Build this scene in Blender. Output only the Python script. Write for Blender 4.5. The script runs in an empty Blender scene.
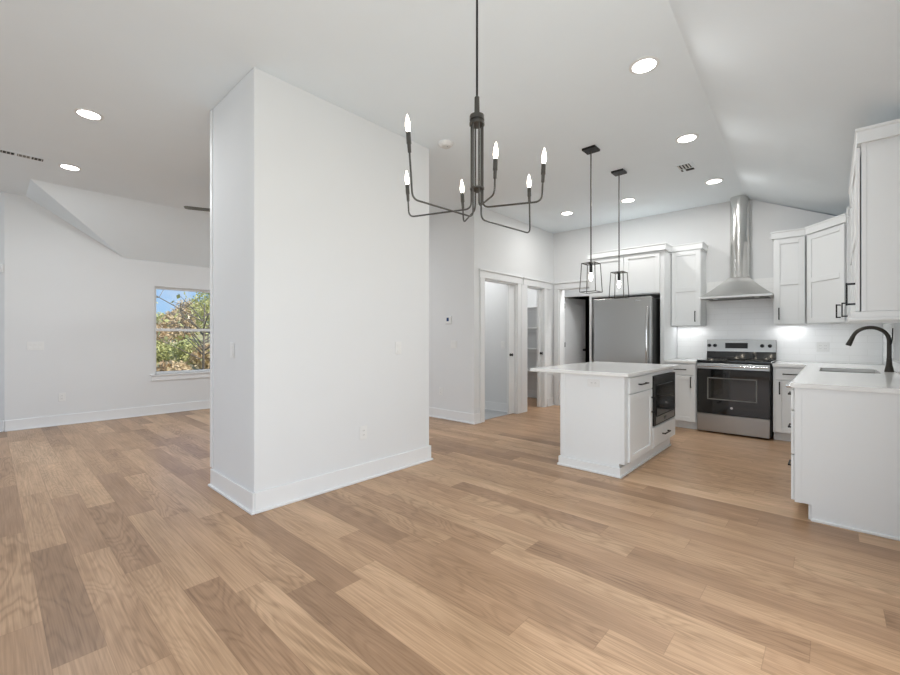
import bpy, bmesh, math, random
from mathutils import Vector, Matrix
C = bpy.context.scene.collection
SC = bpy.context.scene
R = math.radians
random.seed(7)

# ------------------------------------------------------------------ camera
H = 1.2
cd = bpy.data.cameras.new('camera'); cam = bpy.data.objects.new('camera', cd); C.objects.link(cam)
cd.sensor_width = 36; cd.sensor_fit = 'HORIZONTAL'; cd.lens = 36 * 420 / 900
cd.clip_start = 0.02; cd.clip_end = 300
cam.location = (0, 0, H); cam.rotation_euler = (R(90), 0, R(42.29))
SC.camera = cam
# ------------------------------------------------------------------ world
w = bpy.data.worlds.new('sky'); SC.world = w; w.use_nodes = True
nt = w.node_tree; nt.nodes.clear()
wo = nt.nodes.new('ShaderNodeOutputWorld'); bg = nt.nodes.new('ShaderNodeBackground')
tc = nt.nodes.new('ShaderNodeTexCoord'); sx = nt.nodes.new('ShaderNodeSeparateXYZ'); nt.links.new(tc.outputs['Generated'], sx.inputs[0])
rp = nt.nodes.new('ShaderNodeValToRGB'); e = rp.color_ramp.elements
e[0].position = 0; e[0].color = (.50, .74, 1, 1); e[1].position = 1; e[1].color = (.08, .24, .75, 1)
q = e.new(.14); q.color = (.24, .53, .98, 1)
nt.links.new(sx.outputs[2], rp.inputs[0])
cl = nt.nodes.new('ShaderNodeTexNoise'); cl.inputs['Scale'].default_value = 5; cl.inputs['Detail'].default_value = 6
nt.links.new(tc.outputs['Generated'], cl.inputs['Vector'])
cr = nt.nodes.new('ShaderNodeMapRange'); cr.inputs['From Min'].default_value = .48; cr.inputs['From Max'].default_value = .68
nt.links.new(cl.outputs[0], cr.inputs[0])
mx = nt.nodes.new('ShaderNodeMix'); mx.data_type = 'RGBA'; mx.inputs[7].default_value = (.92, .95, 1, 1)
nt.links.new(cr.outputs[0], mx.inputs[0]); nt.links.new(rp.outputs[0], mx.inputs[6]); nt.links.new(mx.outputs[2], bg.inputs[0])
bg.inputs[1].default_value = .8
nt.links.new(bg.outputs[0], wo.inputs[0])
SUN_E = 3.6
sd = bpy.data.lights.new('sun', 'SUN'); so = bpy.data.objects.new('sun', sd); C.objects.link(so)
sd.energy = SUN_E; sd.angle = R(1); sd.color = (1, .95, .88)
so.rotation_euler = (R(48), 0, R(112)); so.location = (0, 0, 20)
# daylight entering through the glass openings behind the photographer
def area(name, loc, rot, sx, sy, e, col=(1, 1, 1), spread=180):
    l = bpy.data.lights.new(name, 'AREA'); o = bpy.data.objects.new(name, l); C.objects.link(o)
    l.shape = 'RECTANGLE'; l.size = sx; l.size_y = sy; l.energy = e; l.color = col; l.spread = R(spread)
    o.location = loc; o.rotation_euler = rot
    return o
DAY = (.93, .97, 1.0)
area('daylight_patio_door', (.53, .6, 1.12), (0, R(90), 0), 1.9, 3.2, 52, DAY)
area('daylight_south_window', (-1.6, -3.58, 1.35), (R(90), 0, 0), 3.2, 1.9, 31, DAY)
area('daylight_living_window', (-6.0, -3.58, 1.35), (R(90), 0, 0), 3.2, 1.9, 16, DAY)
SC.view_settings.view_transform = 'Standard'; SC.view_settings.look = 'None'
SC.view_settings.exposure = 0.31; SC.view_settings.gamma = 1.0; SC.view_settings.use_curve_mapping = False
CAN_W = 6.2      # recessed light lamps, watts
# ------------------------------------------------------------------ materials
def srgb(r, g, b):
    f = lambda c: (c / 255 / 12.92) if c / 255 <= .04045 else ((c / 255 + .055) / 1.055) ** 2.4
    return (f(r), f(g), f(b), 1)
def mat(name, col, rough=.5, metal=0, noise=0, nscale=20, bump=0, spec=.5, coat=0):
    m = bpy.data.materials.new(name); m.use_nodes = True
    n = m.node_tree; b = n.nodes['Principled BSDF']
    b.inputs['Base Color'].default_value = col; b.inputs['Roughness'].default_value = rough
    b.inputs['Metallic'].default_value = metal; b.inputs['Specular IOR Level'].default_value = spec
    b.inputs['Coat Weight'].default_value = coat
    if noise or bump:
        tc = n.nodes.new('ShaderNodeTexCoord'); tx = n.nodes.new('ShaderNodeTexNoise')
        tx.inputs['Scale'].default_value = nscale; tx.inputs['Detail'].default_value = 4
        n.links.new(tc.outputs['Object'], tx.inputs['Vector'])
        if noise:
            mx = n.nodes.new('ShaderNodeMix'); mx.data_type = 'RGBA'
            mx.inputs[6].default_value = [c * (1 - noise) for c in col[:3]] + [1]
            mx.inputs[7].default_value = [min(1, c * (1 + noise)) for c in col[:3]] + [1]
            n.links.new(tx.outputs['Fac'], mx.inputs[0]); n.links.new(mx.outputs[2], b.inputs['Base Color'])
        if bump:
            bp = n.nodes.new('ShaderNodeBump'); bp.inputs['Strength'].default_value = bump; bp.inputs['Distance'].default_value = .002
            n.links.new(tx.outputs['Fac'], bp.inputs['Height']); n.links.new(bp.outputs[0], b.inputs['Normal'])
    return m
def emit(name, col, s):
    m = bpy.data.materials.new(name); m.use_nodes = True
    b = m.node_tree.nodes['Principled BSDF']
    b.inputs['Base Color'].default_value = col; b.inputs['Emission Color'].default_value = col; b.inputs['Emission Strength'].default_value = s
    return m
M = {}
M['wall'] = mat('wall_paint', srgb(228, 229, 229), .75, noise=.012, nscale=3, bump=.08, spec=.25)
M['ceil'] = mat('ceiling_paint', srgb(236, 243, 247), .9, noise=.012, nscale=4, spec=.15)
M['trim'] = mat('trim_paint', srgb(235, 236, 236), .4, noise=.008, nscale=6)
M['cab'] = mat('cabinet_paint', srgb(236, 238, 238), .42, noise=.008, nscale=6)
M['quartz'] = mat('white_quartz', srgb(240, 240, 238), .16, noise=.02, nscale=9)
M['black'] = mat('matte_black_metal', srgb(22, 22, 22), .45, .3, noise=.1)
M['gun'] = mat('dark_gunmetal', srgb(84, 82, 78), .38, .75, noise=.08)
M['bronze'] = mat('dark_bronze', srgb(70, 65, 60), .35, .8, noise=.08)
M['plate'] = mat('white_plastic', srgb(233, 233, 231), .35, noise=.01)
M['slot'] = mat('grey_slots', srgb(120, 118, 112), .6, noise=.05)
M['glassb'] = mat('black_glass', srgb(14, 14, 13), .06, 0, noise=.05, coat=.5)
M['glassw'] = mat('oven_window_glass', srgb(40, 39, 36), .08, 0, noise=.2, nscale=6, coat=.5)
M['dark'] = mat('dark_plastic_and_shade', srgb(28, 28, 27), .5, noise=.05)
M['chrome'] = mat('chrome', srgb(205, 205, 205), .12, 1, noise=.02)
M['tile'] = None
M['screen'] = mat('thermostat_screen', srgb(50, 72, 118), .2, noise=.05)
M['greyplastic'] = mat('grey_vent', srgb(120, 120, 117), .6, noise=.05)
M['vent'] = mat('white_vent_metal', srgb(214, 214, 210), .5, noise=.02)
M['gap'] = mat('vent_dark_opening', srgb(45, 45, 43), .9, noise=.05)
M['lens'] = emit('light_lens', srgb(255, 252, 246), 9)
M['bulb'] = emit('bulb_glow', srgb(255, 244, 224), 16)

def steel(name, col, rough, axis):
    m = bpy.data.materials.new(name); m.use_nodes = True
    n = m.node_tree; b = n.nodes['Principled BSDF']
    b.inputs['Base Color'].default_value = col; b.inputs['Metallic'].default_value = 1
    tc = n.nodes.new('ShaderNodeTexCoord'); mp = n.nodes.new('ShaderNodeMapping'); tx = n.nodes.new('ShaderNodeTexNoise')
    mp.inputs['Scale'].default_value = {'x': (2, 300, 300), 'z': (300, 300, 2)}[axis]
    tx.inputs['Scale'].default_value = 1; tx.inputs['Detail'].default_value = 3
    n.links.new(tc.outputs['Object'], mp.inputs[0]); n.links.new(mp.outputs[0], tx.inputs['Vector'])
    mr = n.nodes.new('ShaderNodeMapRange'); mr.inputs['To Min'].default_value = rough - .06; mr.inputs['To Max'].default_value = rough + .08
    n.links.new(tx.outputs['Fac'], mr.inputs[0]); n.links.new(mr.outputs[0], b.inputs['Roughness'])
    b.inputs['Anisotropic'].default_value = .5
    return m
M['steell'] = steel('light_brushed_steel', srgb(205, 204, 201), .34, 'x')
M['steel'] = steel('brushed_stainless_steel', srgb(172, 171, 168), .3, 'x')
M['steelv'] = steel('polished_stainless_duct', srgb(214, 213, 210), .2, 'z')

def floor_mat():
    m = bpy.data.materials.new('oak_plank_floor'); m.use_nodes = True
    n = m.node_tree; b = n.nodes['Principled BSDF']; L = n.links.new
    def N(t, **k):
        x = n.nodes.new(t)
        for a, v in k.items(): setattr(x, a, v)
        return x
    def MA(op, a, bb=None, c=None):
        x = N('ShaderNodeMath', operation=op)
        for i, v in enumerate((a, bb, c)):
            if v is None: continue
            if isinstance(v, (int, float)): x.inputs[i].default_value = v
            else: L(v, x.inputs[i])
        return x.outputs[0]
    tc = N('ShaderNodeTexCoord'); sp = N('ShaderNodeSeparateXYZ'); L(tc.outputs['Object'], sp.inputs[0])
    X, Y = sp.outputs[0], sp.outputs[1]
    PW, PL = .1565, 1.218
    v = MA('DIVIDE', MA('SUBTRACT', Y, .155), PW)
    row = MA('FLOOR', v); fv = MA('FRACT', v)
    # measured end joints of the rows seen in the foreground
    J = {-1: -3.688, 0: -3.306, 1: -3.07, 2: -2.655, 3: -2.276, 4: -2.07, 5: -1.888, 6: -1.732, 7: -.60, 8: -2.18, 9: -1.897, 10: -1.69,
         11: -1.408, 12: -1.28, 13: -.45, 14: -.832, 15: -1.05, 16: -.62, 17: -.15, 18: -.9, 19: -.5, 20: -.357, 21: -1.1}
    for r in range(-4, 28):
        if r not in J: J[r] = -random.random() * PL
    cr = N('ShaderNodeValToRGB'); cr.color_ramp.interpolation = 'CONSTANT'
    els = cr.color_ramp.elements
    vals = [((J[r] % PL) / PL) for r in range(-4, 28)]
    els[0].position = 0; els[0].color = (vals[0],) * 3 + (1,)
    els[1].position = 1 / 32; els[1].color = (vals[1],) * 3 + (1,)
    for i in range(2, 32):
        e = els.new(i / 32); e.color = (vals[i],) * 3 + (1,)
    L(MA('DIVIDE', MA('ADD', row, 4.5), 32), cr.inputs[0])
    u = MA('SUBTRACT', MA('DIVIDE', X, PL), cr.outputs[0])
    col = MA('FLOOR', u); fu = MA('FRACT', u)
    cb = N('ShaderNodeCombineXYZ'); L(row, cb.inputs[0]); L(col, cb.inputs[1]); cb.inputs[2].default_value = 3.7
    wn = N('ShaderNodeTexWhiteNoise', noise_dimensions='3D'); L(cb.outputs[0], wn.inputs['Vector'])
    wsep = N('ShaderNodeSeparateColor'); L(wn.outputs['Color'], wsep.inputs[0])
    # board tones, one table per column; one pale board has painted-in glare
    ov = {}
    for rw, x, tn in ((0, -2.7, .08), (0, -4.0, .65), (0, -1.6, .5), (-1, -3.0, .55), (-1, -4.2, .12), (-1, -1.9, .3), (1, -2.5, .45), (1, -3.7, .22), (1, -4.8, .85), (1, -1.3, .5),
                      (2, -3.3, .15), (2, -2.1, .75), (2, -4.5, .8), (3, -2.9, .8), (3, -1.7, .2), (3, -4.2, .15), (4, -2.7, .6), (4, -1.5, .8), (4, -3.9, .7), (5, -2.5, .7), (5, -1.3, .05),
                      (6, -2.3, .12), (6, -1.1, .7), (7, -1.2, .8), (7, -2.4, .75), (7, -.1, .5), (8, -1.6, .35), (8, -2.8, .8), (8, -.4, .6), (9, -2.5, .12), (9, -1.3, .3), (9, -.1, .6),
                      (10, -2.3, .7), (10, -1.1, .28), (10, .1, .65), (11, -2, .35), (11, -.8, .8), (11, .4, .35), (12, -1.9, .85), (12, -.7, .2), (12, .5, .4), (13, -1, .4), (13, -2.2, .5), (13, .2, .6),
                      (14, -1.4, .85), (14, -.2, .25), (15, -1.4, .15), (15, -.3, .7), (21, .1, .15), (20, .1, .2), (19, -.2, .5), (18, -.5, .7), (17, -.6, .35), (16, -1.1, .75)):
        ov[rw, math.floor(x / PL - (J[rw] % PL) / PL)] = tn
    rt = random.Random(11); tone = None
    rown = MA('DIVIDE', MA('ADD', row, 4.5), 32)
    for c in range(-7, 2):
        rp_ = N('ShaderNodeValToRGB'); rp_.color_ramp.interpolation = 'CONSTANT'; el = rp_.color_ramp.elements
        for i in range(32):
            v_ = ov.get((i - 4, c), .1 + .85 * rt.random() ** .8)
            if i < 2: q_ = el[i]; q_.position = i / 32
            else: q_ = el.new(i / 32)
            q_.color = (v_, v_, v_, 1)
        L(rown, rp_.inputs[0])
        sel = MA('MULTIPLY', MA('COMPARE', col, float(c), .3), rp_.outputs[0])
        tone = sel if tone is None else MA('ADD', tone, sel)
    # grain coordinates, shifted per plank
    off = MA('MULTIPLY', wsep.outputs[1], 37.0)
    g1 = N('ShaderNodeCombineXYZ'); L(MA('ADD', MA('MULTIPLY', X, 1.15), off), g1.inputs[0]); L(MA('MULTIPLY', Y, 6.0), g1.inputs[1]); L(off, g1.inputs[2])
    n1 = N('ShaderNodeTexNoise'); n1.inputs['Scale'].default_value = 1.0; n1.inputs['Detail'].default_value = 1.8; n1.inputs['Roughness'].default_value = .45
    n1.inputs['Distortion'].default_value = .3
    L(g1.outputs[0], n1.inputs['Vector'])
    rings = MA('SINE', MA('MULTIPLY', n1.outputs[0], 55.0))
    rings = MA('POWER', MA('ABSOLUTE', rings), 5.0)
    g2 = N('ShaderNodeCombineXYZ'); L(MA('ADD', MA('MULTIPLY', X, 3.0), off), g2.inputs[0]); L(MA('MULTIPLY', Y, 130.0), g2.inputs[1])
    n2 = N('ShaderNodeTexNoise'); n2.inputs['Scale'].default_value = 1.0; n2.inputs['Detail'].default_value = 3
    L(g2.outputs[0], n2.inputs['Vector'])
    g3 = N('ShaderNodeCombineXYZ'); L(MA('ADD', MA('MULTIPLY', X, .9), off), g3.inputs[0]); L(MA('MULTIPLY', Y, 5.0), g3.inputs[1])
    n3 = N('ShaderNodeTexNoise'); n3.inputs['Scale'].default_value = 1.3; n3.inputs['Detail'].default_value = 2
    L(g3.outputs[0], n3.inputs['Vector'])
    tr = N('ShaderNodeValToRGB'); e = tr.color_ramp.elements
    e[0].position = 0; e[0].color = srgb(*FL[0]); e[1].position = 1; e[1].color = srgb(*FL[4])
    for p, c in ((.2, FL[1]), (.45, FL[2]), (.75, FL[3])):
        q = e.new(p); q.color = srgb(*c)
    L(tone, tr.inputs[0])
    amt = MA('MULTIPLY', MA('ADD', .1, wsep.outputs[2]), .21)
    dark = MA('ADD', MA('MULTIPLY', rings, amt), MA('MULTIPLY', MA('SUBTRACT', n2.outputs[0], .5), .85))
    dark = MA('ADD', dark, MA('MULTIPLY', MA('SUBTRACT', n3.outputs[0], .5), .75))
    fac = MA('SUBTRACT', 1.0, dark)
    # joints between planks
    ev = MA('MINIMUM', fv, MA('SUBTRACT', 1.0, fv)); ev = MA('MULTIPLY', ev, PW)
    eu = MA('MINIMUM', fu, MA('SUBTRACT', 1.0, fu)); eu = MA('MULTIPLY', eu, PL)
    ed = MA('MINIMUM', ev, eu)
    jm = N('ShaderNodeMapRange', clamp=True); jm.inputs['From Min'].default_value = .0004; jm.inputs['From Max'].default_value = .0018
    jm.inputs['To Min'].default_value = .72; jm.inputs['To Max'].default_value = 1; L(ed, jm.inputs[0])
    fac = MA('MULTIPLY', fac, jm.outputs[0])
    hs = N('ShaderNodeMix', data_type='RGBA', blend_type='MULTIPLY'); hs.inputs[0].default_value = 1
    L(tr.outputs[0], hs.inputs[6])
    cc = N('ShaderNodeCombineColor'); L(fac, cc.inputs[0]); L(MA('POWER', fac, 1.12), cc.inputs[1]); L(MA('POWER', fac, 1.3), cc.inputs[2])
    L(cc.outputs[0], hs.inputs[7]); L(hs.outputs[2], b.inputs['Base Color'])
    b.inputs['Roughness'].default_value = .36; b.inputs['Specular IOR Level'].default_value = .45
    bp = N('ShaderNodeBump'); bp.inputs['Strength'].default_value = .15; bp.inputs['Distance'].default_value = .001
    L(fac, bp.inputs['Height']); L(bp.outputs[0], b.inputs['Normal'])
    return m
FL = [(151, 119, 91), (166, 132, 102), (181, 146, 114), (190, 155, 122), (200, 167, 134)]
M['floor'] = floor_mat()

def tile_mat(name, c1, c2, cm, bw, bh, rough, axes='xz', mort=.0022):
    m = bpy.data.materials.new(name); m.use_nodes = True
    n = m.node_tree; b = n.nodes['Principled BSDF']; L = n.links.new
    tc = n.nodes.new('ShaderNodeTexCoord'); sp = n.nodes.new('ShaderNodeSeparateXYZ'); cb = n.nodes.new('ShaderNodeCombineXYZ')
    L(tc.outputs['Object'], sp.inputs[0])
    ax = {'x': 0, 'y': 1, 'z': 2}
    L(sp.outputs[ax[axes[0]]], cb.inputs[0]); L(sp.outputs[ax[axes[1]]], cb.inputs[1])
    br = n.nodes.new('ShaderNodeTexBrick'); L(cb.outputs[0], br.inputs[0])
    br.inputs['Scale'].default_value = 1; br.inputs['Mortar Size'].default_value = mort; br.inputs['Brick Width'].default_value = bw
    br.inputs['Row Height'].default_value = bh; br.inputs['Color1'].default_value = c1; br.inputs['Color2'].default_value = c2; br.inputs['Mortar'].default_value = cm
    L(br.outputs[0], b.inputs['Base Color']); b.inputs['Roughness'].default_value = rough
    bp = n.nodes.new('ShaderNodeBump'); bp.inputs['Strength'].default_value = .25; bp.inputs['Distance'].default_value = -.002
    L(br.outputs['Fac'], bp.inputs['Height']); L(bp.outputs[0], b.inputs['Normal'])
    return m
M['tile'] = tile_mat('white_subway_tile', srgb(246, 246, 245), srgb(243, 243, 242), srgb(236, 236, 234), .30, .0762, .12)
M['tiley'] = tile_mat('white_subway_tile_side', srgb(246, 246, 245), srgb(243, 243, 242), srgb(236, 236, 234), .30, .0762, .12, 'yz')
M['ftile'] = tile_mat('grey_floor_tile', srgb(176, 178, 180), srgb(168, 170, 172), srgb(140, 140, 140), .6, .3, .4, 'xy')

def glass_mat():
    m = bpy.data.materials.new('clear_glass'); m.use_nodes = True
    n = m.node_tree; n.nodes.remove(n.nodes['Principled BSDF'])
    t = n.nodes.new('ShaderNodeBsdfTransparent'); g = n.nodes.new('ShaderNodeBsdfGlossy'); g.inputs['Roughness'].default_value = .02
    f = n.nodes.new('ShaderNodeFresnel'); f.inputs[0].default_value = 1.45; mx = n.nodes.new('ShaderNodeMixShader')
    t.inputs[0].default_value = (.97, .98, .98, 1)
    n.links.new(f.outputs[0], mx.inputs[0]); n.links.new(t.outputs[0], mx.inputs[1]); n.links.new(g.outputs[0], mx.inputs[2])
    n.links.new(mx.outputs[0], n.nodes['Material Output'].inputs[0])
    return m
M['glass'] = glass_mat()

# ------------------------------------------------------------------ mesh helpers
class MB:
    def __init__(s): s.bm = bmesh.new()
    def box(s, x0, x1, y0, y1, z0, z1):
        v = [s.bm.verts.new(p) for p in ((x0, y0, z0), (x1, y0, z0), (x1, y1, z0), (x0, y1, z0), (x0, y0, z1), (x1, y0, z1), (x1, y1, z1), (x0, y1, z1))]
        for f in ((3, 2, 1, 0), (4, 5, 6, 7), (0, 1, 5, 4), (1, 2, 6, 5), (2, 3, 7, 6), (3, 0, 4, 7)): s.bm.faces.new([v[i] for i in f])
        return s
    def prism(s, pts, a, b, axis='z'):
        def P(p, t): return {'z': (p[0], p[1], t), 'y': (p[0], t, p[1]), 'x': (t, p[0], p[1])}[axis]
        A = [s.bm.verts.new(P(p, a)) for p in pts]; B = [s.bm.verts.new(P(p, b)) for p in pts]
        s.bm.faces.new(A); s.bm.faces.new(B[::-1]); n = len(pts)
        for i in range(n): s.bm.faces.new((A[i], B[i], B[(i + 1) % n], A[(i + 1) % n]))
        return s
    def lathe(s, prof, c=(0, 0, 0), seg=24, axis='z', cap=True):
        rings = []
        for r, t in prof:
            ring = []
            for k in range(seg):
                a = 2 * math.pi * k / seg
                x, y = r * math.cos(a), r * math.sin(a)
                p = {'z': (x, y, t), 'y': (x, t, y), 'x': (t, x, y)}[axis]
                ring.append(s.bm.verts.new((p[0] + c[0], p[1] + c[1], p[2] + c[2])))
            rings.append(ring)
        for i in range(len(rings) - 1):
            for k in range(seg):
                s.bm.faces.new((rings[i][k], rings[i][(k + 1) % seg], rings[i + 1][(k + 1) % seg], rings[i + 1][k]))
        if cap: s.bm.faces.new(rings[0][::-1]); s.bm.faces.new(rings[-1])
        return s
    def tube(s, pts, r, seg=10, cap=True):
        pts = [Vector(p) for p in pts]; n = len(pts); rings = []
        rr = r if isinstance(r, (list, tuple)) else [r] * n
        t0 = (pts[1] - pts[0]).normalized()
        up = Vector((0, 0, 1)) if abs(t0.z) < .9 else Vector((1, 0, 0))
        nx = t0.cross(up).normalized()
        for i in range(n):
            t = (pts[min(i + 1, n - 1)] - pts[max(i - 1, 0)]).normalized()
            nx = (nx - t * nx.dot(t)).normalized(); ny = t.cross(nx)
            rings.append([s.bm.verts.new(pts[i] + (nx * math.cos(2 * math.pi * k / seg) + ny * math.sin(2 * math.pi * k / seg)) * rr[i]) for k in range(seg)])
        for i in range(n - 1):
            for k in range(seg): s.bm.faces.new((rings[i][k], rings[i][(k + 1) % seg], rings[i + 1][(k + 1) % seg], rings[i + 1][k]))
        if cap: s.bm.faces.new(rings[0][::-1]); s.bm.faces.new(rings[-1])
        return s
    def build(s, name, m, parent=None, bevel=0, smooth=False, seg=1):
        bmesh.ops.recalc_face_normals(s.bm, faces=s.bm.faces)
        me = bpy.data.meshes.new(name); s.bm.to_mesh(me); s.bm.free()
        me.materials.append(M[m] if isinstance(m, str) else m)
        o = bpy.data.objects.new(name, me); C.objects.link(o)
        if parent: o.parent = parent
        if smooth:
            for p in me.polygons: p.use_smooth = True
            try: me.set_sharp_from_angle(angle=R(35))
            except Exception: pass
        if bevel:
            md = o.modifiers.new('bevel', 'BEVEL'); md.width = bevel; md.segments = seg; md.limit_method = 'ANGLE'; md.angle_limit = R(40)
            md.harden_normals = False
        return o
def tag(o, label=None, cat=None, group=None, kind=None):
    for k, v in (('label', label), ('category', cat), ('group', group), ('kind', kind)):
        if v: o[k] = v
    return o
def thing(name, label, cat, loc=(0, 0, 0), rz=0, group=None):
    o = bpy.data.objects.new(name, None); C.objects.link(o); o.empty_display_size = .1
    o.location = loc; o.rotation_euler = (0, 0, rz)
    return tag(o, label, cat, group)
def struct(name, mb, m, bevel=0): return tag(mb.build(name, m, bevel=bevel), kind='structure')
def round_path(pts, r, n=6):
    pts = [Vector(p) for p in pts]; out = [pts[0]]
    for i in range(1, len(pts) - 1):
        a, b, c = pts[i - 1], pts[i], pts[i + 1]
        d1 = (a - b).normalized(); d2 = (c - b).normalized(); ang = d1.angle(d2)
        t = min(r / math.tan(ang / 2), (a - b).length * .48, (c - b).length * .48)
        p1 = b + d1 * t; p2 = b + d2 * t
        for k in range(n + 1):
            s = k / n; out.append(p1 * (1 - s) ** 2 + b * 2 * s * (1 - s) + p2 * s * s)
    out.append(pts[-1]); return out

# ------------------------------------------------------------------ room shell
CH = 3.05; XE = .43; XF = -.845; XW = -7.8; YB = 6.78; SL = .463
def fold(y): return -.56 - .042 * y      # the crease runs very slightly askew
def zs(x): return CH - SL * (x - XF)
struct('floor', MB().box(-10.5, 1.2, -4, 8.6, -.15, 0), 'floor')
struct('floor_laundry', MB().box(-5.3, -3.74, 4.66, 5.59, .0005, .004), 'ftile')
cf = MB()
cf.prism([(fold(-4), -4), (fold(8.9), 8.9), (-6.92, 8.9), (-6.92, .33), (-10.5, .33), (-10.5, -4)], CH, CH + .15)
struct('ceiling', cf, 'ceil')
sr = MB(); V = [sr.bm.verts.new(p) for p in ((fold(-4), -4, CH), (fold(8.9), 8.9, CH), (1.2, 8.9, zs(1.2)), (1.2, -4, zs(1.2)), (fold(-4), -4, CH + .15), (fold(8.9), 8.9, CH + .15), (1.2, 8.9, CH + .15), (1.2, -4, CH + .15))]
for f in ((0, 1, 2), (0, 2, 3), (4, 7, 6, 5), (0, 4, 5, 1), (1, 5, 6, 2), (2, 6, 7, 3), (3, 7, 4, 0)): sr.bm.faces.new([V[i] for i in f])
struct('ceiling_right', sr, 'ceil')
cw = MB()
z2 = 2.38
def poly(mb, P, t=.06):
    A = [mb.bm.verts.new(p) for p in P]; B = [mb.bm.verts.new((p[0], p[1], p[2] + t)) for p in P]
    mb.bm.faces.new(A); mb.bm.faces.new(B[::-1]); n = len(P)
    for i in range(n): mb.bm.faces.new((A[i], B[i], B[(i + 1) % n], A[(i + 1) % n]))
k1 = (CH - z2) / (.88)
poly(cw, [(-6.92, .33, CH), (-6.92, 4.6, CH), (-7.96, 4.6, z2 - .16 * k1), (-7.96, 1.372 + .16 * 1.184, z2 - .16 * k1)])
struct('ceiling_left', cw, 'ceil')
cw = MB()
poly(cw, [(-6.92, .33, CH), (-7.96, 1.372 + .16 * 1.184, z2 - .16 * k1), (-7.96, .33, CH)])
struct('ceiling_valley', cw, 'ceil')

def wall_y(name, x0, x1, y0, y1, z1, holes=(), m='wall', z0=0):
    mb = MB(); x = x0
    for a, b, c, d in sorted(holes):
        if a > x: mb.box(x, a, y0, y1, z0, z1)
        if c > z0: mb.box(a, b, y0, y1, z0, c)
        if d < z1: mb.box(a, b, y0, y1, d, z1)
        x = b
    if x < x1: mb.box(x, x1, y0, y1, z0, z1)
    return struct(name, mb, m)
def wall_x(name, x0, x1, y0, y1, z1, holes=(), m='wall', z0=0):
    mb = MB(); y = y0
    for a, b, c, d in sorted(holes):
        if a > y: mb.box(x0, x1, y, a, z0, z1)
        if c > z0: mb.box(x0, x1, a, b, z0, c)
        if d < z1: mb.box(x0, x1, a, b, d, z1)
        y = b
    if y < y1: mb.box(x0, x1, y, y1, z0, z1)
    return struct(name, mb, m)
WY0, WY1, WZ0, WZ1 = 1.74, 2.66, .625, 2.0
# west wall: top follows the sloped ceilings
def west():
    mb = MB(); x0, x1 = XW - .15, XW
    pr = [(.14, 0), (WY0, 0), (WY0, z2), (1.372, z2), (.33, CH), (.14, CH)]
    mb.prism(pr, x0, x1, 'x')
    mb.box(x0, x1, WY0, WY1, 0, WZ0); mb.box(x0, x1, WY0, WY1, WZ1, z2)
    mb.box(x0, x1, WY1, 4.53, 0, z2)
    return struct('wall_west', mb, 'wall')
west()
struct('wall_angled', MB().prism([(XW, .14), (XW - .15, .14), (-9.05, -.96), (-8.9, -.96)], 0, CH), 'wall')
wall_x('wall_far_west', -9.05, -8.9, -3.5, -.96, CH)
wall_y('wall_south', -9.05, XE + .15, -3.65, -3.5, CH, [(-7.6, -4.4, .4, 2.3), (-3.2, 0.0, .4, 2.3)])
wall_x('wall_east', XE, XE + .15, -3.5, YB + .12, 2.44, [(-1.0, 2.2, 0.02, 2.15), (5.16, 5.69, .985, 2.1)])
wall_y('wall_living', -7.95, -3.79, 4.53, 4.65, CH)
wall_x('wall_hall', -3.79, -3.67, 4.53, YB, CH, [(4.75, 5.60, 0, 2.04), (5.88, 6.42, 0, 2.04)])
mb = MB(); n_x0, n_x1 = -3.565, -2.76
mb.box(-3.67, n_x0, YB, YB + .12, 0, CH); mb.box(n_x0, n_x1, YB, YB + .12, 2.04, CH)
mb.prism([(n_x1, 0), (n_x1, CH), (XF, CH), (XE, zs(XE)), (XE, 0)], YB, YB + .12, 'y')
struct('wall_north', mb, 'wall')
# central block between living room and dining area
struct('wall_center', MB().box(-3.70, -2.919, 1.221, 2.908, 0, CH), 'wall', bevel=.004)
# small rooms behind the hall wall
wall_x('wall_laundry_west', -5.42, -5.3, 4.65, 7.45, CH)
wall_y('wall_laundry_north', -5.3, -3.79, 5.60, 5.72, CH)
wall_y('wall_pantry_north', -5.3, -3.765, 7.33, 7.38, CH)
wall_x('wall_pantry_east', -3.795, -3.765, YB, 7.33, CH)
wall_y('wall_back_hall_north', -4.5, -1.9, 8.1, 8.2, CH, [(-4.17, -3.45, 0, 2.04)])
wall_x('wall_back_hall_east', -2.0, -1.9, YB + .12, 8.1, CH)
wall_x('wall_back_hall_west', -4.6, -4.5, 7.45, 8.2, CH)
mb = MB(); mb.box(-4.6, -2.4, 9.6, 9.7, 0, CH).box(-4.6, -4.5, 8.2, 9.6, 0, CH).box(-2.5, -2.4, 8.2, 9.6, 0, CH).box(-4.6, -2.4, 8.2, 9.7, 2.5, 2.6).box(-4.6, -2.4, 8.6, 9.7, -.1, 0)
struct('wall_painted_dark_room', mb, 'dark')  # darkness of the unlit room is put into its wall colour

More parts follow.
